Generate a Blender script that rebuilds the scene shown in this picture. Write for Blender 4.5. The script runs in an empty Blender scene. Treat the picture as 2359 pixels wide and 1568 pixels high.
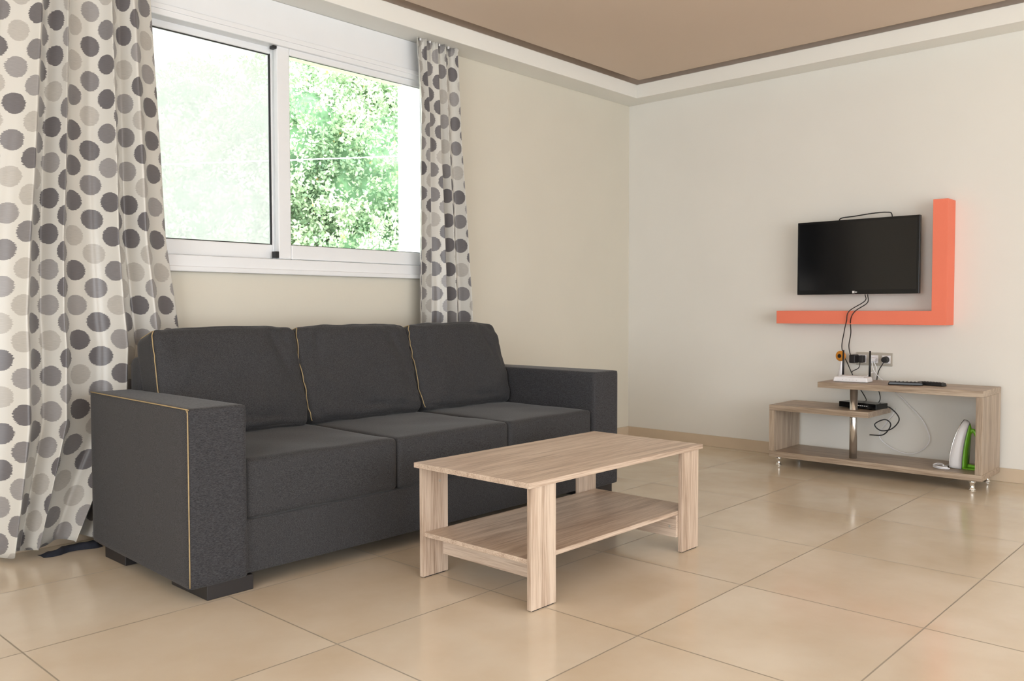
import bpy, bmesh, math, random
import numpy as np
from mathutils import Vector, Matrix, noise
random.seed(7); rng=np.random.default_rng(5)
scene=bpy.context.scene
COL=scene.collection
ORG={}
def lin(r,g,b):
    f=lambda c:(c/255/12.92) if c/255<=.04045 else ((c/255+.055)/1.055)**2.4
    return (f(r),f(g),f(b),1)
# ---------------------------------------------------------------- materials
def newmat(name):
    m=bpy.data.materials.new(name);m.use_nodes=True
    nt=m.node_tree;return m,nt,nt.nodes,nt.links,nt.nodes["Principled BSDF"]
def N(nt,t,**k):
    n=nt.nodes.new(t)
    for a,b in k.items(): setattr(n,a,b)
    return n
def math_(nt,op,a,b=None,c=None):
    n=N(nt,"ShaderNodeMath",operation=op)
    for i,v in enumerate((a,b,c)):
        if v is None: continue
        if isinstance(v,(int,float)): n.inputs[i].default_value=v
        else: nt.links.new(v,n.inputs[i])
    return n.outputs[0]
def ramp(nt,fac,stops,interp='LINEAR'):
    r=N(nt,"ShaderNodeValToRGB");r.color_ramp.interpolation=interp
    e=r.color_ramp.elements
    while len(e)>1: e.remove(e[-1])
    e[0].position=stops[0][0];e[0].color=stops[0][1]
    for p,c in stops[1:]:
        x=e.new(p);x.color=c
    nt.links.new(fac,r.inputs[0]);return r.outputs[0]
def plain(name,col,rough=.5,metal=0,spec=.5,nscale=0,namt=.04,bump=0,coat=0):
    m,nt,nd,lk,b=newmat(name)
    b.inputs["Base Color"].default_value=col;b.inputs["Roughness"].default_value=rough
    b.inputs["Metallic"].default_value=metal;b.inputs["Specular IOR Level"].default_value=spec
    b.inputs["Coat Weight"].default_value=coat
    tc=N(nt,"ShaderNodeTexCoord");no=N(nt,"ShaderNodeTexNoise")
    no.inputs["Scale"].default_value=nscale or 20;no.inputs["Detail"].default_value=4
    lk.new(tc.outputs["Object"],no.inputs["Vector"])
    lo=tuple(c*(1-namt) for c in col[:3])+(1,);hi=tuple(min(1,c*(1+namt)) for c in col[:3])+(1,)
    lk.new(ramp(nt,no.outputs[0],[(.3,lo),(.7,hi)]),b.inputs["Base Color"])
    if bump:
        bp=N(nt,"ShaderNodeBump");bp.inputs["Strength"].default_value=bump;bp.inputs["Distance"].default_value=.002
        lk.new(no.outputs[0],bp.inputs["Height"]);lk.new(bp.outputs[0],b.inputs["Normal"])
    return m
M={}
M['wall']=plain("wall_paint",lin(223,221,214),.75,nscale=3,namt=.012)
M['wall_backlit']=plain("wall_paint_backlit_shade",lin(213,208,194),.75,nscale=3,namt=.012)  # darker copy of the wall paint; backlit shade is put into the colour
M['cove']=plain("cove_paint",lin(232,231,225),.7,nscale=3,namt=.01)
M['ceil']=plain("ceiling_paint",lin(210,190,171),.75,nscale=2,namt=.01)
M['recess_lit']=plain("cove_recess_painted_light",lin(248,230,212),.75,nscale=2,namt=.01)  # lightened paint: makes the dim cove recess look lit
M['white']=plain("white_aluminium",lin(228,230,232),.3,nscale=8,namt=.01)
M['black']=plain("black_rubber",lin(22,22,24),.5,nscale=30)
M['blackgloss']=plain("black_gloss_plastic",lin(12,12,14),.2,nscale=10,spec=.35)
M['screen']=plain("screen_glass",lin(8,8,10),.13,nscale=3,spec=.4)
M['chrome']=plain("brushed_chrome",lin(232,231,228),.2,metal=.95,nscale=40)
M['orange']=plain("orange_lacquer",lin(234,128,102),.7,nscale=5,namt=.015,spec=.2)
M['whiteplastic']=plain("white_plastic",lin(232,232,235),.3,nscale=12,namt=.01)
M['greyplate']=plain("grey_plate_plastic",lin(176,170,158),.35,nscale=12,namt=.02)
M['smoke']=plain("smoke_grey_plastic",lin(120,122,128),.3,nscale=12,namt=.02)
M['green']=plain("green_plastic",lin(116,184,44),.3,nscale=12,namt=.02)
M['yellow']=plain("amber_plastic",lin(214,140,40),.3,nscale=12,namt=.1)
M['piping']=plain("beige_piping",lin(160,140,102),.7,nscale=60,namt=.1)
M['foot']=plain("dark_wood_foot",lin(34,31,32),.5,nscale=30)
M['navy']=plain("navy_cloth",lin(30,33,44),.9,nscale=60,namt=.2,bump=.3)
M['bark']=plain("bark",lin(96,80,62),.9,nscale=12,namt=.3,bump=.5)
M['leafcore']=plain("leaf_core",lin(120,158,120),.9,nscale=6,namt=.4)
M['ground']=plain("outdoor_ground",lin(190,186,168),.9,nscale=1,namt=.1)
M['extwall']=plain("exterior_plaster",lin(245,245,242),.8,nscale=4,namt=.01)
M['mark']=plain("white_print",lin(225,225,225),.5)
def fabric(name,c1,c2,scale=500,stretch=(1,1,1)):
    m,nt,nd,lk,b=newmat(name)
    tc=N(nt,"ShaderNodeTexCoord");mp=N(nt,"ShaderNodeMapping");mp.inputs["Scale"].default_value=stretch
    lk.new(tc.outputs["Object"],mp.inputs[0])
    n1=N(nt,"ShaderNodeTexNoise");n1.inputs["Scale"].default_value=scale;n1.inputs["Detail"].default_value=2
    lk.new(mp.outputs[0],n1.inputs[0])
    lk.new(ramp(nt,n1.outputs[0],[(.34,c1),(.66,c2)]),b.inputs["Base Color"])
    b.inputs["Roughness"].default_value=.8;b.inputs["Specular IOR Level"].default_value=.3
    b.inputs["Sheen Weight"].default_value=.12;b.inputs["Sheen Roughness"].default_value=.4
    bp=N(nt,"ShaderNodeBump");bp.inputs["Strength"].default_value=.12;bp.inputs["Distance"].default_value=.0006
    lk.new(n1.outputs[0],bp.inputs["Height"]);lk.new(bp.outputs[0],b.inputs["Normal"])
    return m
M['sofa']=fabric("charcoal_fabric",lin(33,33,35),lin(69,69,71),700,(.35,.8,1.4))
M['sofafront']=fabric("charcoal_fabric_ribbed",lin(33,33,36),lin(69,69,72),760,(.22,.25,1.4))
def wood(name,dark,mid,light,axis,sc=1.0):
    m,nt,nd,lk,b=newmat(name)
    tc=N(nt,"ShaderNodeTexCoord");mp=N(nt,"ShaderNodeMapping")
    s=[22*sc]*3;s[axis]=1.3*sc;mp.inputs["Scale"].default_value=s
    lk.new(tc.outputs["Object"],mp.inputs[0])
    n1=N(nt,"ShaderNodeTexNoise");n1.inputs["Scale"].default_value=1;n1.inputs["Detail"].default_value=6;n1.inputs["Roughness"].default_value=.6;n1.inputs["Distortion"].default_value=.8
    lk.new(mp.outputs[0],n1.inputs[0])
    mp2=N(nt,"ShaderNodeMapping");s2=[260*sc]*3;s2[axis]=8*sc;mp2.inputs["Scale"].default_value=s2
    lk.new(tc.outputs["Object"],mp2.inputs[0])
    n2=N(nt,"ShaderNodeTexNoise");n2.inputs["Scale"].default_value=1;n2.inputs["Detail"].default_value=3
    lk.new(mp2.outputs[0],n2.inputs[0])
    s=math_(nt,'ADD',math_(nt,'MULTIPLY',n1.outputs[0],.55),math_(nt,'MULTIPLY',n2.outputs[0],.45))
    lk.new(ramp(nt,s,[(.36,dark),(.48,mid),(.6,light)]),b.inputs["Base Color"])
    b.inputs["Roughness"].default_value=.42
    bp=N(nt,"ShaderNodeBump");bp.inputs["Strength"].default_value=.15;bp.inputs["Distance"].default_value=.0006
    lk.new(n2.outputs[0],bp.inputs["Height"]);lk.new(bp.outputs[0],b.inputs["Normal"])
    return m
oak=(lin(152,130,112),lin(189,168,149),lin(210,192,174))
M['oakX']=wood("light_oak_lengthwise",*oak,0);M['oakZ']=wood("light_oak_upright",*oak,2);M['oakY']=wood("light_oak_crosswise",*oak,1)
go=(lin(130,112,94),lin(160,142,123),lin(182,165,146))
M['goY']=wood("grey_oak_lengthwise",*go,1);M['goZ']=wood("grey_oak_upright",*go,2)
def floor_mat():
    m,nt,nd,lk,b=newmat("beige_floor_tiles")
    tc=N(nt,"ShaderNodeTexCoord");sp=N(nt,"ShaderNodeSeparateXYZ");lk.new(tc.outputs["Object"],sp.inputs[0])
    tx=math_(nt,'DIVIDE',math_(nt,'SUBTRACT',sp.outputs[0],.80),.625)
    ty=math_(nt,'DIVIDE',math_(nt,'SUBTRACT',sp.outputs[1],2.585),.593)
    fx=math_(nt,'FRACT',tx);fy=math_(nt,'FRACT',ty)
    ex=math_(nt,'MINIMUM',fx,math_(nt,'SUBTRACT',1,fx));ey=math_(nt,'MINIMUM',fy,math_(nt,'SUBTRACT',1,fy))
    e=math_(nt,'MINIMUM',ex,ey)
    g=math_(nt,'LESS_THAN',e,.0038)
    cb=N(nt,"ShaderNodeCombineXYZ");lk.new(math_(nt,'FLOOR',tx),cb.inputs[0]);lk.new(math_(nt,'FLOOR',ty),cb.inputs[1])
    wn=N(nt,"ShaderNodeTexWhiteNoise");lk.new(cb.outputs[0],wn.inputs[0])
    ad=N(nt,"ShaderNodeVectorMath",operation='ADD');sc=N(nt,"ShaderNodeVectorMath",operation='SCALE');sc.inputs[3].default_value=9
    lk.new(wn.outputs["Color"],sc.inputs[0]);lk.new(sc.outputs[0],ad.inputs[0]);lk.new(tc.outputs["Object"],ad.inputs[1])
    n1=N(nt,"ShaderNodeTexNoise");n1.inputs["Scale"].default_value=2.6;n1.inputs["Detail"].default_value=5;n1.inputs["Roughness"].default_value=.55;lk.new(ad.outputs[0],n1.inputs[0])
    s=math_(nt,'ADD',n1.outputs[0],math_(nt,'MULTIPLY',math_(nt,'SUBTRACT',wn.outputs["Value"],.5),.05))
    col=ramp(nt,s,[(.28,lin(204,187,163)),(.5,lin(212,198,177)),(.72,lin(219,208,190))])
    mx=N(nt,"ShaderNodeMix",data_type='RGBA');lk.new(g,mx.inputs[0]);lk.new(col,mx.inputs[6]);mx.inputs[7].default_value=lin(152,143,128)
    lk.new(mx.outputs[2],b.inputs["Base Color"])
    r=math_(nt,'ADD',math_(nt,'MULTIPLY',g,.4),math_(nt,'ADD',.10,math_(nt,'MULTIPLY',n1.outputs[0],.12)))
    lk.new(r,b.inputs["Roughness"]);b.inputs["Specular IOR Level"].default_value=.65
    bp=N(nt,"ShaderNodeBump");bp.inputs["Strength"].default_value=.5;bp.inputs["Distance"].default_value=.002
    lk.new(math_(nt,'SUBTRACT',1,g),bp.inputs["Height"]);lk.new(bp.outputs[0],b.inputs["Normal"])
    return m
M['floor']=floor_mat()
M['base']=plain("baseboard_tile",lin(200,182,158),.3,nscale=5,namt=.04)
def curtain_mat():
    m,nt,nd,lk,b=newmat("dotted_curtain_fabric")
    uv=N(nt,"ShaderNodeUVMap");sp=N(nt,"ShaderNodeSeparateXYZ");lk.new(uv.outputs[0],sp.inputs[0])
    U,V=sp.outputs[0],sp.outputs[1]
    cbn=N(nt,"ShaderNodeCombineXYZ");lk.new(math_(nt,'MULTIPLY',U,12),cbn.inputs[0]);lk.new(math_(nt,'MULTIPLY',V,420),cbn.inputs[1])
    jn=N(nt,"ShaderNodeTexNoise");jn.inputs["Scale"].default_value=1;jn.inputs["Detail"].default_value=0;lk.new(cbn.outputs[0],jn.inputs[0])
    j=math_(nt,'MULTIPLY',math_(nt,'SUBTRACT',jn.outputs[0],.5),.016)
    def lattice(ou,ov,seed):
        pu,pv=.158,.138
        a=math_(nt,'DIVIDE',math_(nt,'ADD',U,ou),pu);c=math_(nt,'DIVIDE',math_(nt,'ADD',V,ov),pv)
        du=math_(nt,'MULTIPLY',math_(nt,'SUBTRACT',math_(nt,'FRACT',a),.5),pu)
        dv=math_(nt,'MULTIPLY',math_(nt,'SUBTRACT',math_(nt,'FRACT',c),.5),pv)
        ax=math_(nt,'ADD',math_(nt,'ABSOLUTE',du),j)
        r=math_(nt,'SQRT',math_(nt,'ADD',math_(nt,'POWER',ax,2),math_(nt,'POWER',math_(nt,'MULTIPLY',dv,1.06),2)))
        cb=N(nt,"ShaderNodeCombineXYZ");lk.new(math_(nt,'FLOOR',a),cb.inputs[0]);lk.new(math_(nt,'FLOOR',c),cb.inputs[1]);cb.inputs[2].default_value=seed
        wn=N(nt,"ShaderNodeTexWhiteNoise");lk.new(cb.outputs[0],wn.inputs[0])
        return math_(nt,'LESS_THAN',r,.0425),wn.outputs["Value"]
    m1,w1=lattice(0,0,1.3);m2,w2=lattice(.079,.069,5.7)
    mask=math_(nt,'MAXIMUM',m1,m2)
    mxv=N(nt,"ShaderNodeMix",data_type='FLOAT');lk.new(m2,mxv.inputs[0]);lk.new(w1,mxv.inputs[2]);lk.new(w2,mxv.inputs[3])
    dots=ramp(nt,mxv.outputs[0],[(0,lin(102,99,101)),(.42,lin(148,145,144)),(.62,lin(178,174,167)),(.82,lin(124,121,122))],'CONSTANT')
    tn=N(nt,"ShaderNodeTexNoise");tn.inputs["Scale"].default_value=1;tn.inputs["Detail"].default_value=1;cb3=N(nt,"ShaderNodeCombineXYZ")
    lk.new(math_(nt,'MULTIPLY',U,40),cb3.inputs[0]);lk.new(math_(nt,'MULTIPLY',V,700),cb3.inputs[1]);lk.new(cb3.outputs[0],tn.inputs[0])
    hs=N(nt,"ShaderNodeHueSaturation");lk.new(math_(nt,'ADD',.82,math_(nt,'MULTIPLY',tn.outputs[0],.36)),hs.inputs["Value"]);lk.new(dots,hs.inputs["Color"])
    mx=N(nt,"ShaderNodeMix",data_type='RGBA');lk.new(mask,mx.inputs[0]);mx.inputs[6].default_value=lin(207,205,198);lk.new(hs.outputs[0],mx.inputs[7])
    lk.new(mx.outputs[2],b.inputs["Base Color"]);b.inputs["Roughness"].default_value=.34;b.inputs["Sheen Weight"].default_value=.15
    tr=N(nt,"ShaderNodeBsdfTranslucent");lk.new(mx.outputs[2],tr.inputs[0])
    ms=N(nt,"ShaderNodeMixShader");ms.inputs[0].default_value=.06
    lk.new(b.outputs[0],ms.inputs[1]);lk.new(tr.outputs[0],ms.inputs[2]);lk.new(ms.outputs[0],nd["Material Output"].inputs[0])
    return m
M['curtain']=curtain_mat()
def glass_mat():
    m,nt,nd,lk,b=newmat("window_glass");nd.remove(b)
    t=N(nt,"ShaderNodeBsdfTransparent");t.inputs[0].default_value=(.95,.97,.97,1);g=N(nt,"ShaderNodeBsdfGlossy");g.inputs["Roughness"].default_value=.02
    lw=N(nt,"ShaderNodeFresnel");lw.inputs[0].default_value=1.3;ms=N(nt,"ShaderNodeMixShader")
    lk.new(lw.outputs[0],ms.inputs[0]);lk.new(t.outputs[0],ms.inputs[1]);lk.new(g.outputs[0],ms.inputs[2]);lk.new(ms.outputs[0],nd["Material Output"].inputs[0])
    return m
M['glass']=glass_mat()
def mesh_screen():
    m,nt,nd,lk,b=newmat("insect_mesh")
    t=N(nt,"ShaderNodeBsdfTransparent");d=N(nt,"ShaderNodeBsdfTranslucent");d.inputs[0].default_value=(.43,.43,.425,1)
    tc=N(nt,"ShaderNodeTexCoord");no=N(nt,"ShaderNodeTexNoise");mp=N(nt,"ShaderNodeMapping");mp.inputs["Scale"].default_value=(260,1,3);lk.new(tc.outputs["Object"],mp.inputs[0]);lk.new(mp.outputs[0],no.inputs[0]);no.inputs["Scale"].default_value=1
    ms=N(nt,"ShaderNodeMixShader");lk.new(math_(nt,'ADD',.54,math_(nt,'MULTIPLY',no.outputs[0],.08)),ms.inputs[0]);lk.new(t.outputs[0],ms.inputs[1]);lk.new(d.outputs[0],ms.inputs[2]);lk.new(ms.outputs[0],nd["Material Output"].inputs[0]);nd.remove(b)
    return m
M['mesh']=mesh_screen()
def leaf_mat():
    m,nt,nd,lk,b=newmat("leaves")
    at=N(nt,"ShaderNodeAttribute");at.attribute_name="shade_tint"
    c=ramp(nt,at.outputs["Fac"],[(0,lin(134,168,142)),(.3,lin(168,196,160)),(.6,lin(204,222,186)),(.93,lin(232,240,220)),(.975,lin(232,190,120))])  # darkest stops are painted leaf shade, the rest leaf colour variety
    lk.new(c,b.inputs["Base Color"]);b.inputs["Roughness"].default_value=.5
    tr=N(nt,"ShaderNodeBsdfTranslucent");lk.new(c,tr.inputs[0]);ms=N(nt,"ShaderNodeMixShader");ms.inputs[0].default_value=.2
    lk.new(b.outputs[0],ms.inputs[1]);lk.new(tr.outputs[0],ms.inputs[2]);lk.new(ms.outputs[0],nd["Material Output"].inputs[0])
    return m
M['leaf']=leaf_mat()
# ---------------------------------------------------------------- helpers
def root(name,loc,label,cat,group=None):
    o=bpy.data.objects.new(name,None);o.location=loc;o.empty_display_size=.05;COL.objects.link(o)
    o["label"]=label;o["category"]=cat
    if group:o["group"]=group
    ORG[o.name]=Vector(loc);return o
def mkobj(name,verts,faces,mat,parent=None,org=None,smooth=False,bevel=0,seg=2):
    og=ORG[parent.name] if parent else (Vector(org) if org is not None else Vector((0,0,0)))
    me=bpy.data.meshes.new(name)
    me.from_pydata([tuple(Vector(v)-og) for v in verts],[],faces);me.update()
    o=bpy.data.objects.new(name,me);COL.objects.link(o)
    bm=bmesh.new();bm.from_mesh(me);bmesh.ops.recalc_face_normals(bm,faces=bm.faces);bm.to_mesh(me);bm.free()
    if mat: me.materials.append(mat)
    if smooth:
        for p in me.polygons:p.use_smooth=True
    if parent:o.parent=parent;ORG[o.name]=og
    else:o.location=og;ORG[o.name]=og
    if bevel:
        md=o.modifiers.new("bevel",'BEVEL');md.width=bevel;md.segments=seg;md.limit_method='ANGLE'
        for p in me.polygons:p.use_smooth=True
        md.harden_normals=True
    return o
def boxgeo(b,V,F):
    x0,x1,y0,y1,z0,z1=b;n=len(V)
    V+=[(x0,y0,z0),(x1,y0,z0),(x1,y1,z0),(x0,y1,z0),(x0,y0,z1),(x1,y0,z1),(x1,y1,z1),(x0,y1,z1)]
    F+=[tuple(n+i for i in f) for f in ((0,3,2,1),(4,5,6,7),(0,1,5,4),(1,2,6,5),(2,3,7,6),(3,0,4,7))]
def boxes(name,bs,mat,parent=None,bevel=0,org=None,seg=2):
    V=[];F=[]
    for b in bs:boxgeo(b,V,F)
    return mkobj(name,V,F,mat,parent,org,bevel=bevel,seg=seg)
def ring(name,x0,x1,z0,z1,w,y0,y1,mat,parent,bevel=0):
    l,r,b,t=w
    return boxes(name,[(x0,x0+l,y0,y1,z0,z1),(x1-r,x1,y0,y1,z0,z1),(x0+l,x1-r,y0,y1,z0,z0+b),(x0+l,x1-r,y0,y1,z1-t,z1)],mat,parent,bevel)
def struct(o):o["kind"]="structure";return o
def cyl(name,p0,p1,r0,r1,mat,parent=None,n=24,bevel=0,org=None):
    p0=Vector(p0);p1=Vector(p1);d=(p1-p0).normalized()
    a=d.orthogonal().normalized();c=d.cross(a)
    V=[];F=[]
    for p,r in((p0,r0),(p1,r1)):
        for i in range(n):
            t=2*math.pi*i/n;V.append(p+(a*math.cos(t)+c*math.sin(t))*r)
    for i in range(n):F.append((i,(i+1)%n,n+(i+1)%n,n+i))
    F.append(tuple(range(n)));F.append(tuple(range(n,2*n)))
    o=mkobj(name,V,F,mat,parent,org,bevel=bevel)
    if not bevel:
        for p in o.data.polygons:
            if len(p.vertices)==4:p.use_smooth=True
    return o
def lathe(name,c,prof,mat,parent=None,n=24,org=None):
    V=[];F=[];k=len(prof)
    for i in range(n):
        t=2*math.pi*i/n
        for r,z in prof:V.append((c[0]+r*math.cos(t),c[1]+r*math.sin(t),c[2]+z))
    for i in range(n):
        for j in range(k-1):
            a=i*k+j;b=((i+1)%n)*k+j;F.append((a,b,b+1,a+1))
    F.append(tuple(i*k for i in range(n)));F.append(tuple(i*k+k-1 for i in range(n)))
    return mkobj(name,V,F,mat,parent,org,smooth=True)
def catmull(P,k=10):
    P=[Vector(p) for p in P];Q=[P[0]*2-P[1]]+P+[P[-1]*2-P[-2]];out=[]
    for i in range(1,len(Q)-2):
        for j in range(k):
            t=j/k;a,b,c,d=Q[i-1],Q[i],Q[i+1],Q[i+2]
            out.append(.5*((2*b)+(c-a)*t+(2*a-5*b+4*c-d)*t*t+(-a+3*b-3*c+d)*t**3))
    out.append(P[-1]);return out
def tube(name,pts,r,mat,parent=None,org=None,k=10,n=8,sm=True):
    P=catmull(pts,k) if sm else [Vector(p) for p in pts]
    V=[];F=[];up=None
    for i,p in enumerate(P):
        d=(P[min(i+1,len(P)-1)]-P[max(i-1,0)])
        if d.length<1e-9:d=Vector((0,0,1))
        d.normalize()
        if up is None:up=d.orthogonal().normalized()
        up=(up-d*up.dot(d));up=up.normalized() if up.length>1e-6 else d.orthogonal().normalized()
        c=d.cross(up)
        for q in range(n):
            t=2*math.pi*q/n;V.append(p+(up*math.cos(t)+c*math.sin(t))*r)
    for i in range(len(P)-1):
        for q in range(n):
            F.append((i*n+q,i*n+(q+1)%n,(i+1)*n+(q+1)%n,(i+1)*n+q))
    F.append(tuple(range(n)));F.append(tuple(range((len(P)-1)*n,len(P)*n)))
    return mkobj(name,V,F,mat,parent,org,smooth=True)
def thing(o,label,cat,group=None):
    o["label"]=label;o["category"]=cat
    if group:o["group"]=group
    return o
def gridbox(cuts=(16,16,16)):
    V=[];F=[];idx={}
    def g(p):
        k=tuple(round(c,5) for c in p)
        if k not in idx:idx[k]=len(V);V.append(Vector(p))
        return idx[k]
    for ax in range(3):
        a,b=[i for i in range(3) if i!=ax]
        for s in(-1,1):
            na,nb=cuts[a],cuts[b]
            for i in range(na):
                for j in range(nb):
                    q=[]
                    for di,dj in((0,0),(1,0),(1,1),(0,1)):
                        p=[0,0,0];p[ax]=s
                        p[a]=math.sin((-1+2*(i+di)/na)*math.pi/2);p[b]=math.sin((-1+2*(j+dj)/nb)*math.pi/2)
                        q.append(g(p))
                    F.append(tuple(q))
    return V,F
def roundp(p,h,r):
    p=Vector((p[0]*h[0],p[1]*h[1],p[2]*h[2]))
    q=Vector([max(-(h[i]-r),min(h[i]-r,p[i])) for i in range(3)]);d=p-q
    if d.length>1e-9:p=q+d.normalized()*r
    return p
def softbox(name,c,h,r,mat,parent,fn=None,cuts=(16,16,16),rotx=0):
    V,F=gridbox(cuts);W=[];R=Matrix.Rotation(rotx,3,'X')
    for p in V:
        q=roundp(p,h,r)
        if fn:q=fn(p,q)
        W.append(R@q+Vector(c))
    return mkobj(name,W,F,mat,parent,smooth=True)
# ---------------------------------------------------------------- room shell
Xc,Yc=5.251,3.673
X0,Y0=-2.6,-2.8
H=2.64
struct(boxes("floor",[(X0-.25,Xc+.25,Y0-.25,Yc+.25,-.12,0)],M['floor']))
wx0,wx1,wz0,wz1=1.33,3.272,1.128,2.245
struct(boxes("wall_left",[(X0-.25,wx0,Yc,Yc+.25,0,H),(wx1,Xc+.25,Yc,Yc+.25,0,H),(wx0,wx1,Yc,Yc+.25,0,wz0),(wx0,wx1,Yc,Yc+.25,wz1,H)],M['wall_backlit']))
struct(boxes("wall_right",[(Xc,Xc+.25,Y0-.25,Yc,0,H)],M['wall']))
struct(boxes("wall_front",[(X0-.25,X0,Y0-.25,-1.2,0,H),(X0-.25,X0,1.8,Yc,0,H),(X0-.25,X0,-1.2,1.8,2.2,H)],M['wall']))
struct(boxes("wall_back",[(X0,-1.0,Y0-.25,Y0,0,H),(3.4,Xc,Y0-.25,Y0,0,H),(-1.0,3.4,Y0-.25,Y0,2.25,H)],M['wall']))
struct(boxes("ceiling",[(X0-.25,Xc+.25,Y0-.25,Yc+.25,H,H+.15),(X0,5.05,Y0,3.452,2.540,H)],M['ceil']))
struct(boxes("trim_1",[(X0,Xc,3.487,Yc,2.425,2.52)],M['cove'],bevel=.004))
struct(boxes("trim_2",[(5.076,Xc,Y0,3.487,2.425,2.52)],M['cove'],bevel=.004))
struct(boxes("trim_3",[(X0,Xc,Yc-.006,Yc,2.5205,H)],M['recess_lit']))  # recess facing; its brightness is painted, the trough gets little light
struct(boxes("trim_4",[(Xc-.006,Xc,Y0,Yc-.006,2.5205,H)],M['recess_lit']))  # same lightened facing on the television wall
struct(boxes("baseboard_right",[(5.24,Xc,Y0,Yc,0,.075)],M['base'],bevel=.002))
struct(boxes("baseboard_left",[(X0,5.24,3.662,Yc,0,.075)],M['base'],bevel=.002))
# ---------------------------------------------------------------- window
W=root("window_1",(2.3,Yc,wz0),"white aluminium sliding window with two panes","window");del W["label"];del W["category"];struct(W)
boxes("outer_reveal",[(wx0,wx0+.004,Yc+.088,Yc+.25,wz0,wz1),(wx1-.004,wx1,Yc+.088,Yc+.25,wz0,wz1)],M['extwall'],W)
ring("window_frame",wx0,wx1,wz0,wz1,(.04,.03,.062,.03),3.650,3.76,M['white'],W,.005)
boxes("window_sill",[(wx0-.03,wx1+.005,3.636,3.672,wz0-.012,wz0+.012)],M['white'],W,.004)
boxes("shutter_box",[(wx0-.03,wx1-.03,3.66,3.6725,wz1+.012,2.424),(wx0-.03,wx1-.03,3.645,3.6725,wz1-.004,wz1+.02)],M['white'],W,.003)
s=ring("sash",2.305,3.262,1.192,2.236,(.071,.03,.071,.052),3.668,3.702,M['white'],W,.006)
ring("gasket",2.374,3.236,1.261,2.188,(.005,.005,.005,.005),3.678,3.683,M['black'],s)
boxes("window_pane",[(2.378,3.232,3.684,3.688,1.266,2.183)],M['glass'],s)
s=ring("sash",1.36,2.345,1.192,2.236,(.06,.044,.071,.052),3.716,3.750,M['white'],W,.006)
ring("gasket",1.418,2.303,1.261,2.186,(.005,.010,.006,.006),3.722,3.729,M['black'],s)
boxes("window_pane",[(1.422,2.299,3.730,3.734,1.266,2.181)],M['glass'],s)
boxes("interlock_strip",[(2.286,2.305,3.668,3.70,1.197,1.228),(2.286,2.305,3.668,3.70,2.202,2.236)],M['black'],W)
boxes("insect_screen",[(1.36,2.34,3.80,3.801,1.19,2.24)],M['mesh'],W)
# ---------------------------------------------------------------- sofa
S=root("sofa",(2.445,3.03,0),"charcoal fabric three-seat sofa with beige piping","sofa")
def arm(x0,x1,outer):
    h=((x1-x0)/2,.425,.291)
    c=((x0+x1)/2,3.010,.341)
    def fn(p,q):
        if p.x*outer>0:q.x-=outer*.032*(p.y+1)/2
        return q
    a=softbox("armrest",c,h,.013,M['sofafront'],S,fn,cuts=(10,20,16))
    xs=x0+.003 if outer<0 else x1-.003
    sh=-outer*.032
    pts=[(xs+sh,3.43,.631),(xs+sh*.58,3.1,.631),(xs+sh*.04,2.62,.631),(xs,2.596,.629),(xs,2.588,.622),(xs,2.586,.60),(xs,2.586,.35),(xs,2.587,.06)]
    if outer<0:tube("piping",pts,.0022,M['piping'],a,k=4)
    return a
arm(1.285,1.495,-1);arm(3.405,3.607,1)
boxes("base_panel",[(1.49,3.41,2.60,3.42,.056,.238)],M['sofa'],S,.006)
softbox("backrest",(2.45,3.38,.43),(.985,.055,.335),.04,M['sofa'],S,cuts=(24,8,14))
xs=[1.497,2.155,2.795,3.403]
for i in range(3):
    w=(xs[i+1]-xs[i])/2-.001
    def fn(p,q,i=i):
        e=(1-abs(p.x)**6)*(1-abs(p.y)**6)
        if p.z>0:q.z+=.007*e*(p.z)
        if p.y<0:q.y-=.005*(1-abs(p.x)**6)*(1-abs(p.z)**4)
        q+=Vector((0,0,1))*.004*noise.noise(Vector((q.x*6+i*9,q.y*6,q.z*3)))
        return q
    softbox("seat_cushion",((xs[i]+xs[i+1])/2,3.0,.340),(w,.400,.102),.018,M['sofa'],S,fn,(24,24,14))
cx_=[(1.475,2.125),(2.118,2.765),(2.762,3.400)]
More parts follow.
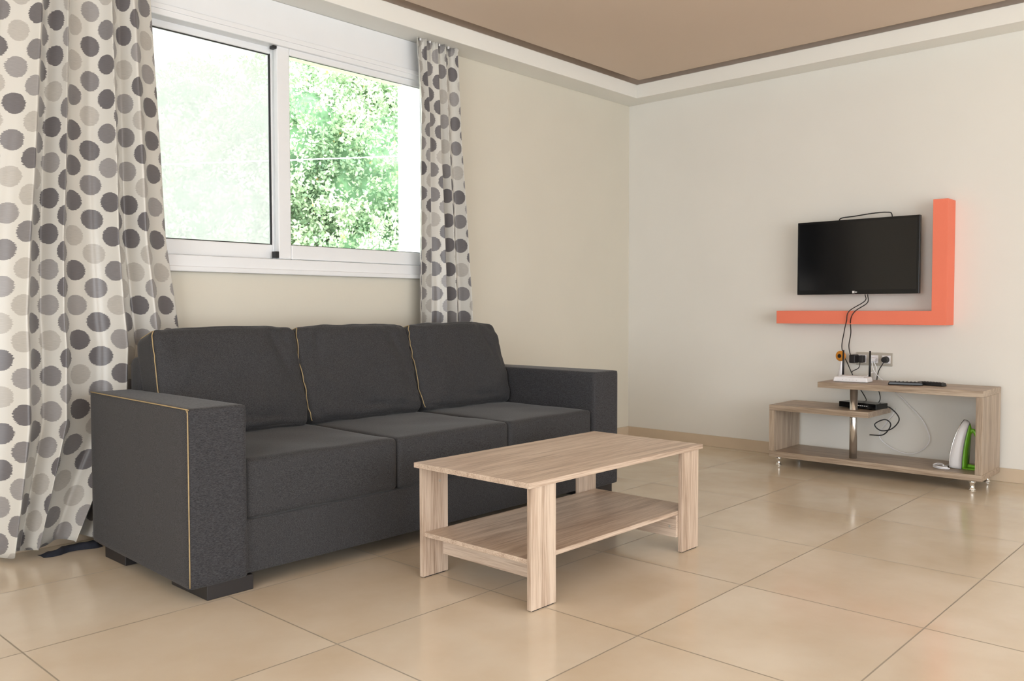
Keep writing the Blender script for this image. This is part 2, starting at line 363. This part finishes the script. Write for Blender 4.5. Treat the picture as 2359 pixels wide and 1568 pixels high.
for i,(a,b) in enumerate(cx_):
    hw=(b-a)/2+.004;hh=.218;th=.10
    def fn(p,q,i=i):
        e=(1-abs(p.x)**4)*(1-abs(p.z)**4)
        q.y*= (.76+.24*e)
        q.z+= .008*(1-p.x*p.x)*max(p.z,0)
        q.x-= .010*p.x*abs(p.z)**3
        n1=noise.noise(Vector((q.x*5+i*13.7,q.z*7,p.y)));n2=noise.noise(Vector((q.x*26+i*5,q.z*5,p.y+4)))
        w=abs(p.x)**3
        n3=noise.noise(Vector((q.x*4+q.z*9+i*3,q.z*26-q.x*8,2)))
        n4=1-abs(noise.noise(Vector((q.x*5-q.z*6+i*4,q.z*14+q.x*5,8))))*3
        q.y+= (-.012*n1-.012*n2*w-.009*n3*max(0,abs(p.z)-.15)+.011*max(0,n4)*max(0,.25+.75*abs(p.x)-.3))*(1 if p.y<0 else .4)
        q.z+= .007*noise.noise(Vector((q.x*9+i*3,2,0)))
        cr=math.exp(-((p.x-.74+.22*p.z)**2)/.003)*max(0,1-abs(p.z-.5)*1.4)
        cr+=.8*math.exp(-((p.x+.78-.15*p.z)**2)/.003)*max(0,1-abs(p.z-.6)*1.6)
        cr+=.8*math.exp(-((p.z+.75+.12*p.x)**2)/.003)*max(0,1-abs(p.x-.2)*1.2)
        if p.y<0:q.y+=.013*cr
        return q
    rx=math.radians(-17)
    c=Vector(((a+b)/2,3.262,.646))
    cu=softbox("back_cushion",c,(hw,th,hh),.034,M['sofa'],S,fn,(48,12,40),rx)
    R=Matrix.Rotation(rx,3,'X');pts=[]
    for t in np.linspace(-.97,.97,22):
        p=Vector((-.985,-.86,t));q=fn(p,roundp(p,(hw,th,hh),.034));q.x-=.0004;q.y-=.0006
        pts.append(R@q+c)
    for py in np.linspace(-.8,.75,7):
        p=Vector((-.97,py,1));q=fn(p,roundp(p,(hw,th,hh),.034));q.z+=.0006
        pts.append(R@q+c)
    tube("piping",pts,.0022,M['piping'],cu,k=3)
for x0,x1,y0,y1 in((1.352,1.520,2.599,2.85),(1.335,1.50,3.18,3.36),(3.40,3.575,2.600,2.80),(3.40,3.55,3.2,3.38)):
    boxes("foot",[(x0,x1,y0,y1,0,.052)],M['foot'],S,.003)
# ---------------------------------------------------------------- coffee table
T=root("coffee_table",(2.487,2.015,0),"light oak coffee table with a lower shelf","table")
boxes("tabletop",[(1.966,3.008,1.744,2.286,.392,.410)],M['oakX'],T,.0015)
for i,(x0,y0) in enumerate(((1.985,1.752),(2.868,1.752),(1.985,2.260),(2.868,2.260))):
    boxes("leg",[(x0,x0+.12,y0,y0+.018,.003,.391)],M['oakZ'],T,.001)
    boxes("leg_glide",[(x0+.01,x0+.11,y0+.002,y0+.016,0,.0035)],M['foot'],T)
boxes("shelf",[(1.99,2.985,1.771,2.259,.147,.163)],M['oakX'],T,.001)
boxes("stretcher",[(2.078,2.094,1.771,2.259,.068,.146)],M['oakY'],T,.001)
boxes("stretcher",[(2.855,2.871,1.771,2.259,.060,.146)],M['oakY'],T,.001)
cyl("screw_cap",(2.065,2.2585,.335),(2.065,2.262,.335),.005,.005,M['greyplate'],T,12)
cyl("screw_cap",(2.8535,1.80,.10),(2.8555,1.80,.10),.005,.005,M['greyplate'],T,12)
# ---------------------------------------------------------------- television
TV=root("television",(5.19,1.962,1.03),"black flat screen television mounted on the wall","television")
ty0,ty1,tz0,tz1,tx=1.603,2.32,1.031,1.475,5.128
boxes("casing",[(tx,tx+.03,ty0,ty1,tz0,tz1),(tx+.03,tx+.06,ty0+.1,ty1-.1,tz0+.05,tz1-.09)],M['blackgloss'],TV,.003)
boxes("screen",[(tx-.001,tx+.0005,ty0+.014,ty1-.014,tz0+.026,tz1-.014)],M['screen'],TV)
boxes("wall_mount",[(tx+.06,Xc-.001,1.86,2.06,1.15,1.36)],M['foot'],TV,.003)
boxes("logo",[(tx-.002,tx-.0005,1.967,1.978,tz0+.006,tz0+.02)],M['mark'],TV)
boxes("logo",[(tx-.002,tx-.0005,1.950,1.964,tz0+.009,tz0+.011),(tx-.002,tx-.0005,1.950,1.964,tz0+.014,tz0+.016),(tx-.002,tx-.0005,1.962,1.964,tz0+.006,tz0+.02)],M['mark'],TV)
tube("cable",[(tx+.045,2.08,1.46),(tx+.02,2.06,1.487),(tx+.02,1.98,1.494),(tx+.02,1.88,1.503),(tx+.03,1.80,1.505),(tx+.04,1.77,1.49),(tx+.05,1.775,1.40)],.0035,M['black'],TV)
ox=5.114
prof=[(2.448,.853),(1.453,.853),(1.453,1.552),(1.531,1.552),(1.531,.932),(2.448,.932)]
V=[(ox,y,z) for y,z in prof]+[(Xc-.0005,y,z) for y,z in prof];n=6
F=[tuple(range(n)),tuple(range(n,2*n))]+[(i,(i+1)%n,n+(i+1)%n,n+i) for i in range(n)]
thing(mkobj("wall_shelf",V,F,M['orange'],org=(5.18,1.95,.853),bevel=.0015),"bright orange L-shaped wall shelf around the television","shelf")
# ---------------------------------------------------------------- tv stand
sx0,sx1=4.852,5.205
D=root("television_stand",(5.03,1.78,0),"grey oak television stand with stepped shelves and chrome post","furniture")
boxes("top_shelf",[(sx0,sx1,1.197,2.066,.489,.522)],M['goY'],D,.0012)
boxes("side_panel",[(sx0,sx1,1.197,1.230,.0875,.4885)],M['goZ'],D,.0012)
boxes("bottom_shelf",[(sx0,sx1,1.197,2.363,.054,.087)],M['goY'],D,.0012)
boxes("side_panel",[(sx0,sx1,2.330,2.363,.0875,.3335)],M['goZ'],D,.0012)
boxes("middle_shelf",[(sx0,sx1,1.774,2.363,.334,.367)],M['goY'],D,.0012)
cyl("post",(4.93,1.885,.0872),(4.93,1.885,.4888),.021,.021,M['chrome'],D,40)
for fx,fy in((4.885,2.315),(4.885,1.25),(5.17,2.315),(5.17,1.25)):
    lathe("foot",(fx,fy,0),[(.018,0),(.018,.006),(.012,.010),(.012,.034),(.016,.038),(.02,.054)],M['chrome'],D,20)
Rr=root("router",(4.99,1.915,.522),"white wireless router with two black antennas","router")
def slab(name,cx,cy,z0,z1,hx,hy,mat,par,rot=0,bev=.006,taper=1.0):
    V=[];c,s_=math.cos(rot),math.sin(rot)
    for z,k in((z0,1),(z1,taper)):
        for a,b in((-1,-1),(1,-1),(1,1),(-1,1)):
            x,y=a*hx*k,b*hy*k;V.append((cx+x*c-y*s_,cy+x*s_+y*c,z))
    F=[(0,3,2,1),(4,5,6,7),(0,1,5,4),(1,2,6,5),(2,3,7,6),(3,0,4,7)]
    return mkobj(name,V,F,mat,par,bevel=bev,seg=3)
slab("body",4.99,1.915,.523,.552,.055,.098,M['whiteplastic'],Rr,.08,.007,.94)
slab("top_cover",4.985,1.915,.5525,.558,.04,.075,M['whiteplastic'],Rr,.08,.002,.9)
for y in(2.00,1.845):
    cyl("antenna",(5.06,y,.535),(5.062,y,.70),.0065,.005,M['black'],Rr,12)
    cyl("antenna_joint",(5.05,y,.54),(5.068,y,.54),.009,.009,M['black'],Rr,12)
for k in range(5):
    boxes("led",[(4.9295,4.931,1.87+k*.02,1.873+k*.02,.535,.538)],M['greyplate'],Rr)
Bx=root("set_top_box",(5.05,1.87,.367),"small black set-top box on the lower shelf","electronics")
bx_,by_=5.045,1.875
slab("body",bx_,by_,.371,.402,.06,.118,M['blackgloss'],Bx,-.20,.003,1.0)
for a in(-1,1):
    for b in(-1,1):
        lathe("foot",(bx_+a*.045,by_+b*.06,.3672),[(.008,0),(.008,.0042)],M['black'],Bx,10)
c_,s_=math.cos(-.20),math.sin(-.20)
V=[];F=[]
for i in range(6):
    u0,u1,z0,z1=-.065+i*.013,-.056+i*.013,.385,.3885
    n=len(V)
    for (u,z) in((u0,z0),(u1,z0),(u1,z1),(u0,z1)):
        V.append((bx_-.0615*c_-u*s_,by_-.0615*s_+u*c_,z))
    F.append((n,n+1,n+2,n+3))
mkobj("front_print",V,F,M['mark'],Bx)
def remote(cx,cy,rot,label,z=.5222,L=.085,wd=.021):
    r=root("remote_control",(cx,cy,z),label,"remote control","remote controls on the stand")
    slab("body",cx,cy,z,z+.019,wd,L,M['blackgloss'] if L>.08 else M['black'],r,rot,.005,.93)
    V=[];F=[];c,s=math.cos(rot),math.sin(rot)
    for i in range(7):
        for j in range(3):
            u=(j-1)*.011;v=-L*.75+i*L*.22;n=len(V)
            for a,b,zz in((-.004,-.003,0),(.004,-.003,0),(.004,.003,0),(-.004,.003,0),(-.004,-.003,.002),(.004,-.003,.002),(.004,.003,.002),(-.004,.003,.002)):
                x,y=u+a,v+b;V.append((cx+x*c-y*s,cy+x*s+y*c,z+.0185+zz))
            F+=[tuple(n+k for k in f) for f in((4,5,6,7),(0,1,5,4),(1,2,6,5),(2,3,7,6),(3,0,4,7))]
    mkobj("buttons",V,F,M['foot'],r)
remote(4.965,1.615,.30,"black remote control lying on the stand top",L=.09,wd=.026)
remote(5.03,1.50,-.25,"slim black remote control beside another remote",L=.078,wd=.022)
K=root("wall_socket",(Xc,1.885,.605),"grey four-gang wall socket with plugs","socket")
boxes("plate",[(5.241,Xc-.0003,1.781,1.992,.604,.682)],M['greyplate'],K,.002)
for i in range(3):
    y=1.815+i*.0705
    boxes("socket_insert",[(5.238,5.2412,y-.024,y+.024,.62,.667)],M['whiteplastic'],K,.001)
cyl("plug",(5.20,1.815,.643),(5.2378,1.815,.643),.017,.02,M['black'],K,20,.002)
boxes("plug",[(5.20,5.2375,1.868,1.90,.632,.652)],M['whiteplastic'],K,.003)
boxes("plug",[(5.19,5.2375,1.935,1.962,.622,.665)],M['black'],K,.004)
boxes("plug",[(5.175,5.2405,1.975,2.012,.618,.668)],M['black'],K,.006)
A=root("air_freshener",(5.12,2.035,.522),"white stand with a round amber air freshener","air freshener")
lathe("base",(5.12,2.035,.5222),[(.022,0),(.024,.006),(.018,.03),(.012,.06),(.006,.10),(.006,.115)],M['whiteplastic'],A,20)
cyl("amber_disc",(5.105,2.04,.662),(5.125,2.034,.662),.031,.031,M['yellow'],A,24,.005)
cyl("disc_center",(5.102,2.041,.662),(5.106,2.04,.662),.012,.012,M['foot'],A,16)
# iron (standing on its heel, soleplate vertical)
I=root("clothes_iron",(5.02,1.325,.087),"white and green steam iron standing on its heel","iron")
def sole(t):return .050*math.sqrt(max(0,1-t**2.0))
def lofted(name,mat,layers,par):
    V=[];F=[];rows=[];m=16
    for y0_,y1_,k,zb,zt in layers:
        row=[]
        for i in range(m+1):
            t=i/m;row.append((5.02-sole(t)*k,y0_+(y1_-y0_)*t*t,zb+(zt-zb)*t))
        for i in range(m-1,0,-1):
            t=i/m;row.append((5.02+sole(t)*k,y0_+(y1_-y0_)*t*t,zb+(zt-zb)*t))
        row.append((5.02+sole(0)*k,y0_,zb));rows.append(row)
    L=len(rows[0])
    for r in rows:V+=r
    for a in range(len(rows)-1):
        for i in range(L):F.append((a*L+i,a*L+(i+1)%L,(a+1)*L+(i+1)%L,(a+1)*L+i))
    F.append(tuple(range(L)));F.append(tuple(range((len(rows)-1)*L,len(rows)*L)))
    return mkobj(name,V,F,mat,par,smooth=True)
lofted("soleplate",M['chrome'],[(1.389,1.330,.98,.094,.350),(1.385,1.326,1,.092,.352)],I)
lofted("body",M['whiteplastic'],[(1.3848,1.3258,.99,.092,.351),(1.365,1.314,1.0,.090,.349),(1.345,1.304,.95,.089,.343),(1.328,1.300,.86,.088,.335)],I)
lofted("trim_band",M['smoke'],[(1.3278,1.2998,.87,.088,.3355),(1.324,1.298,.86,.088,.332)],I)
lofted("tank",M['green'],[(1.3238,1.2978,.84,.088,.331),(1.314,1.294,.72,.088,.318),(1.308,1.290,.55,.088,.300)],I)
hp=[(5.02,1.304,.270),(5.02,1.286,.296),(5.02,1.266,.268),(5.02,1.254,.22),(5.02,1.248,.16),(5.02,1.252,.118),(5.02,1.270,.102),(5.02,1.306,.104)]
tube("handle",hp,.0095,M['green'],I,k=6,n=14)
tube("grip",[(5.0195,1.259,.238),(5.0195,1.2515,.20),(5.0195,1.2485,.155)],.0108,M['whiteplastic'],I,k=6,n=14)
boxes("heel",[(4.982,5.058,1.256,1.372,.0876,.094)],M['green'],I,.002)
tube("cord",[(5.03,1.40,.095),(4.96,1.41,.0925),(4.92,1.37,.0925),(4.905,1.41,.0925),(4.93,1.45,.0925),(4.99,1.46,.0925),(5.0,1.43,.095),(4.95,1.40,.099),(4.91,1.38,.099),(4.90,1.42,.1),(4.94,1.455,.1),(4.98,1.45,.103),(4.96,1.42,.107),(4.92,1.40,.107)],.004,M['whiteplastic'],I,k=8)
def cable(pts,mat,label,r=.003):
    return thing(tube("power_cable",pts,r,mat,org=pts[0]),label,"cable","cables around the stand")
blk=M['black'];wh=M['whiteplastic']
cable([(5.12,1.885,1.029),(5.13,1.89,.98),(5.10,1.95,.93),(5.10,1.975,.88),(5.17,2.0,.80),(5.22,2.03,.72),(5.225,2.02,.66),(5.20,1.995,.655)],blk,"black television power cable running down to the socket")
cable([(5.12,1.90,1.029),(5.13,1.905,.99),(5.10,1.985,.93),(5.10,2.0,.87),(5.18,2.045,.80),(5.215,2.07,.70),(5.217,2.03,.60),(5.213,1.98,.50),(5.215,1.93,.42),(5.16,1.9,.40),(5.11,1.90,.387)],blk,"thin black cable looping from television to set-top box",.0028)
cable([(5.19,1.95,.622),(5.18,1.955,.59),(5.12,1.97,.57),(5.06,1.94,.545)],blk,"short black router power cable from the socket",.0025)
cable([(5.205,1.82,.625),(5.212,1.85,.57),(5.22,1.86,.50),(5.22,1.84,.42),(5.16,1.83,.392),(5.10,1.84,.387)],blk,"black set-top box power cable behind the shelf",.0028)
cable([(5.09,1.79,.385),(5.11,1.74,.37),(5.13,1.70,.31),(5.13,1.74,.25),(5.12,1.80,.235),(5.11,1.83,.27),(5.13,1.78,.30),(5.14,1.75,.27),(5.14,1.79,.21),(5.14,1.87,.20)],blk,"tangled black cable hanging below the set-top box",.0035)
cable([(5.20,1.885,.632),(5.205,1.87,.57),(5.235,1.81,.50),(5.235,1.70,.40),(5.22,1.60,.30),(5.215,1.56,.20),(5.215,1.60,.13),(5.215,1.68,.1),(5.215,1.78,.13),(5.21,1.84,.19),(5.21,1.80,.27),(5.21,1.76,.33),(5.21,1.75,.36)],wh,"white network cable looping behind the stand",.0028)
cable([(5.205,1.875,.632),(5.21,1.86,.58),(5.216,1.88,.50),(5.16,1.86,.57),(5.06,1.87,.545)],wh,"short white cable between router and socket",.0028)
# ---------------------------------------------------------------- curtains
def curtain(par,xl,xr,folds,amp,z0,z1,y0,seed,nu=260,nv=70,uoff=0,lift=0):
    G=np.zeros((nv+1,nu+1,3))
    for j in range(nv+1):
        t=j/nv
        L=xl(t);R=xr(t)
        for i in range(nu+1):
            s=i/nu;z=z1+(z0+lift*s-z1)*t
            s2=s+.035*math.sin(2*math.pi*(s*2.3+seed))+.012*noise.noise(Vector((s*4+seed,t*1.5,0)))
            ph=2*math.pi*folds*s2+.5*noise.noise(Vector((seed,t*2,s*2)))*t
            a=amp*(.6+.4*min(1,t*2.5))*(.75+.5*noise.noise(Vector((s*5+seed*3,t*1.2,7))))
            y=y0(t)+a*math.sin(ph)+.22*a*math.sin(ph*2.03+1+t)+.006*noise.noise(Vector((s*14,t*5,seed)))
            if t<.06:y+=.005*math.sin(2*math.pi*s*22)*(1-t/.06)
            x=L+(R-L)*s+.12*a*math.sin(2*ph)
            G[j,i]=(x,y,z+(.006*math.sin(ph*1.3) if j==nv else 0))
    seg=np.hypot(np.diff(G[:,:,0],axis=1),np.diff(G[:,:,1],axis=1))
    cum=np.concatenate([np.zeros((nv+1,1)),np.cumsum(seg,1)],1)
    tot=cum[:,-1].mean();cum=cum/cum[:,-1:]*tot
    V=G.reshape(-1,3).tolist();F=[]
    for j in range(nv):
        for i in range(nu):
            a=j*(nu+1)+i;F.append((a,a+1,a+nu+2,a+nu+1))
    o=mkobj("fabric",V,F,M['curtain'],par,smooth=True)
    uv=o.data.uv_layers.new(name="UVMap");cf=cum.ravel()
    for l in o.data.loops:uv.data[l.index].uv=(uoff+cf[l.vertex_index],V[l.vertex_index][2])
    md=o.modifiers.new("solid",'SOLIDIFY');md.thickness=.0015
    return o
def lerp(a,b,t):return a+(b-a)*t
def pw(t,K):
    for (a,va),(b,vb) in zip(K,K[1:]):
        if t<=b:return va+(vb-va)*(t-a)/(b-a)
    return K[-1][1]
c1=root("curtain",(1.35,3.56,0),"silvery curtain with grey dots reaching the floor","curtain","window curtains")
curtain(c1,lambda t:lerp(1.12,.97,min(1,t*1.6)),lambda t:pw(t,[(0,1.65),(.5,1.705),(.68,1.765),(.8,1.745),(1,1.44)]),4.3,.058,.018,2.424,lambda t:pw(t,[(0,3.58),(.5,3.57),(1,3.56)]),.3,nu=400,nv=90,lift=.035)
for k in range(6):
    boxes("rail_glider",[(1.13+k*.1,1.14+k*.1,3.574,3.582,2.412,2.4245)],M['whiteplastic'],c1)
c2=root("curtain",(3.3,3.57,0),"gathered silvery curtain with grey dots behind sofa","curtain","window curtains")
curtain(c2,lambda t:pw(t,[(0,3.115),(.15,3.14),(.65,3.125),(1,3.10)]),lambda t:pw(t,[(0,3.43),(.2,3.45),(.6,3.53),(1,3.54)]),4.2,.036,.018,2.424,lambda t:3.585,1.7,nu=300,nv=90,uoff=.03)
for k in range(5):
    boxes("rail_glider",[(3.14+k*.07,3.15+k*.07,3.579,3.587,2.412,2.4245)],M['whiteplastic'],c2)
V=[];F=[];nx,ny=50,16
for i in range(nx+1):
    for j in range(ny+1):
        s=i/nx
        x=1.17+.22*s;y=3.515-.012*math.sin(s*9)+.06*j/ny
        e=min(i,nx-i)/6;e2=min(j,ny-j)/4;k=min(1,e)*min(1,e2)
        V.append((x+.012*noise.noise(Vector((x*20,y*20,0))),y,.001+k*(.012+.014*s+.010*noise.noise(Vector((x*22,y*22,3))))))
for i in range(nx):
    for j in range(ny):
        a=i*(ny+1)+j;F.append((a,a+1,a+ny+2,a+ny+1))
o=mkobj("folded_cloth",V,F,M['navy'],org=(1.25,3.55,0),smooth=True);thing(o,"crumpled dark navy cloth on floor under the curtain","cloth")
# ---------------------------------------------------------------- outside
struct(boxes("ground",[(-30,50,Yc+.3,60,-3.2,-3.0)],M['ground']))
TR=root("tree",(6.8,9.5,-3.0),"large leafy green tree outside the window","tree")
blobs=[(7.3,9,2.5,1.5),(6.2,9.5,3.0,1.1),(8.1,9.3,3.7,1.3),(5.2,10,1.9,1.35),(4.6,10.6,2.5,1.1),(6.8,8.7,1.1,1.3),(5.5,9.2,.7,1.2),(3.7,10,1.2,1.2),(8.9,9.8,1.8,1.4),(7.2,9.9,4.0,.9),(3.2,10.4,1.8,.9),(9.3,10.2,3.6,1.2),(5.5,10.8,3.3,.9)]
og=np.array(ORG["tree"]);AV=[];AT=[]
for bi,(bx,by,bz,br) in enumerate(blobs):
    nc=int(1300*br*br)
    d=rng.normal(size=(nc,3));d/=np.linalg.norm(d,axis=1)[:,None];d=d[d[:,1]<.25]
    bump=np.array([1+.26*noise.noise(Vector(q*2.7)+Vector((bi*7,0,0)))+.16*noise.noise(Vector(q*8)+Vector((bi*3,0,0))) for q in d])
    r=br*rng.uniform(.86,1.04,len(d))*bump
    c=np.array([bx,by,bz])+d*r[:,None]*np.array([1,1,.9])
    ct=np.clip(.5+1.8*(bump-1)+rng.uniform(-.3,.3,len(d)),0,1);K_=15  # leaves in clump hollows go darker: shade put into the colour, plus random tone
    C_=np.repeat(c,K_,0);Q_=np.repeat(d,K_,0);T_=np.repeat(ct,K_);n=len(C_)
    dr=rng.normal(size=(n,3))+Q_*.7;dr/=np.linalg.norm(dr,axis=1)[:,None]
    sd=np.cross(dr,rng.normal(size=(n,3)));sd/=np.linalg.norm(sd,axis=1)[:,None]
    L=rng.uniform(.035,.075,n)[:,None];w=L*.28
    p=C_+rng.normal(size=(n,3))*.04
    AV.append(np.stack([p,p+dr*L*.5+sd*w,p+dr*L,p+dr*L*.5-sd*w],1).reshape(-1,3))
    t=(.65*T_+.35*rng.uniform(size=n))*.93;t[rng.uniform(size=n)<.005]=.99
    AT.append(np.repeat(t,4))
AV=(np.concatenate(AV)-og).astype(np.float32);AT=np.concatenate(AT).astype(np.float32);nq=len(AV)//4
me=bpy.data.meshes.new("foliage")
me.vertices.add(len(AV));me.vertices.foreach_set("co",AV.ravel())
me.loops.add(nq*4);me.loops.foreach_set("vertex_index",np.arange(nq*4,dtype=np.int32))
me.polygons.add(nq);me.polygons.foreach_set("loop_start",np.arange(nq,dtype=np.int32)*4)
me.update(calc_edges=True);me.validate()
at=me.attributes.new("shade_tint",'FLOAT','POINT');at.data.foreach_set("value",AT)
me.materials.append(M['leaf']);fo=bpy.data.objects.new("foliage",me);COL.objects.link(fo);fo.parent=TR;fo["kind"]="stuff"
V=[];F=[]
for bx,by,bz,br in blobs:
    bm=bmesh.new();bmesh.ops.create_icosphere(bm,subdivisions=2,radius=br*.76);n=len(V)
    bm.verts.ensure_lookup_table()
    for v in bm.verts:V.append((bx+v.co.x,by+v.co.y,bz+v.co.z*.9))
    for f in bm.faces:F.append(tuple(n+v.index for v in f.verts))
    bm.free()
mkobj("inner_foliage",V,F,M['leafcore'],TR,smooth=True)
cyl("trunk",(6.8,9.6,-3.0),(6.6,9.6,1.5),.35,.22,M['bark'],TR,16)
thing(tube("overhead_cable",[(-4,6,.92),(2.85,6,1.98),(5.04,6,2.32),(12,6,3.4)],.005,M['extwall'],k=2,org=(2,6,1.9)),"pale overhead cable crossing in front of the tree","cable")
# ---------------------------------------------------------------- lights
w=bpy.data.worlds.new("World");scene.world=w;w.use_nodes=True
bg=w.node_tree.nodes["Background"];bg.inputs[0].default_value=(.95,.975,1,1);bg.inputs[1].default_value=5.0
def area(name,loc,rot,sx,sy,e,col):
    l=bpy.data.lights.new(name,'AREA');l.shape='RECTANGLE';l.size=sx;l.size_y=sy;l.energy=e;l.color=col
    o=bpy.data.objects.new(name,l);o.location=loc;o.rotation_euler=rot;COL.objects.link(o);return o
area("daylight_back_opening",(1.2,Y0-.05,1.15),(math.radians(90),0,0),4.2,2.1,40,(.97,.985,1))
area("daylight_side_opening",(X0-.05,.3,1.1),(math.radians(90),0,math.radians(-90)),2.9,2.1,46,(.86,.93,1))
sl=bpy.data.lights.new("sun",'SUN');sl.energy=4.5;sl.angle=.02;sl.color=(1,.97,.92);so=bpy.data.objects.new("sun",sl)
so.rotation_euler=Vector((-.35,-.35,.86)).to_track_quat('Z','Y').to_euler();COL.objects.link(so)
# ---------------------------------------------------------------- camera
yaw,pit,rol=math.radians(42.713),math.radians(2.143),math.radians(-.088)
Fv=Vector((math.cos(yaw)*math.cos(pit),math.sin(yaw)*math.cos(pit),-math.sin(pit)))
R_=Vector((math.sin(yaw),-math.cos(yaw),0));U_=R_.cross(Fv)
R=R_*math.cos(rol)+U_*math.sin(rol);U=U_*math.cos(rol)-R_*math.sin(rol)
cam=bpy.data.cameras.new("camera");co=bpy.data.objects.new("camera",cam);COL.objects.link(co)
m=Matrix((R,U,-Fv)).transposed().to_4x4();m.translation=Vector((0,0,.95));co.matrix_world=m
cam.sensor_width=36;cam.lens=1975.8/2359*36;cam.clip_start=.05
scene.camera=co
scene.view_settings.view_transform='Standard';scene.view_settings.look='None'
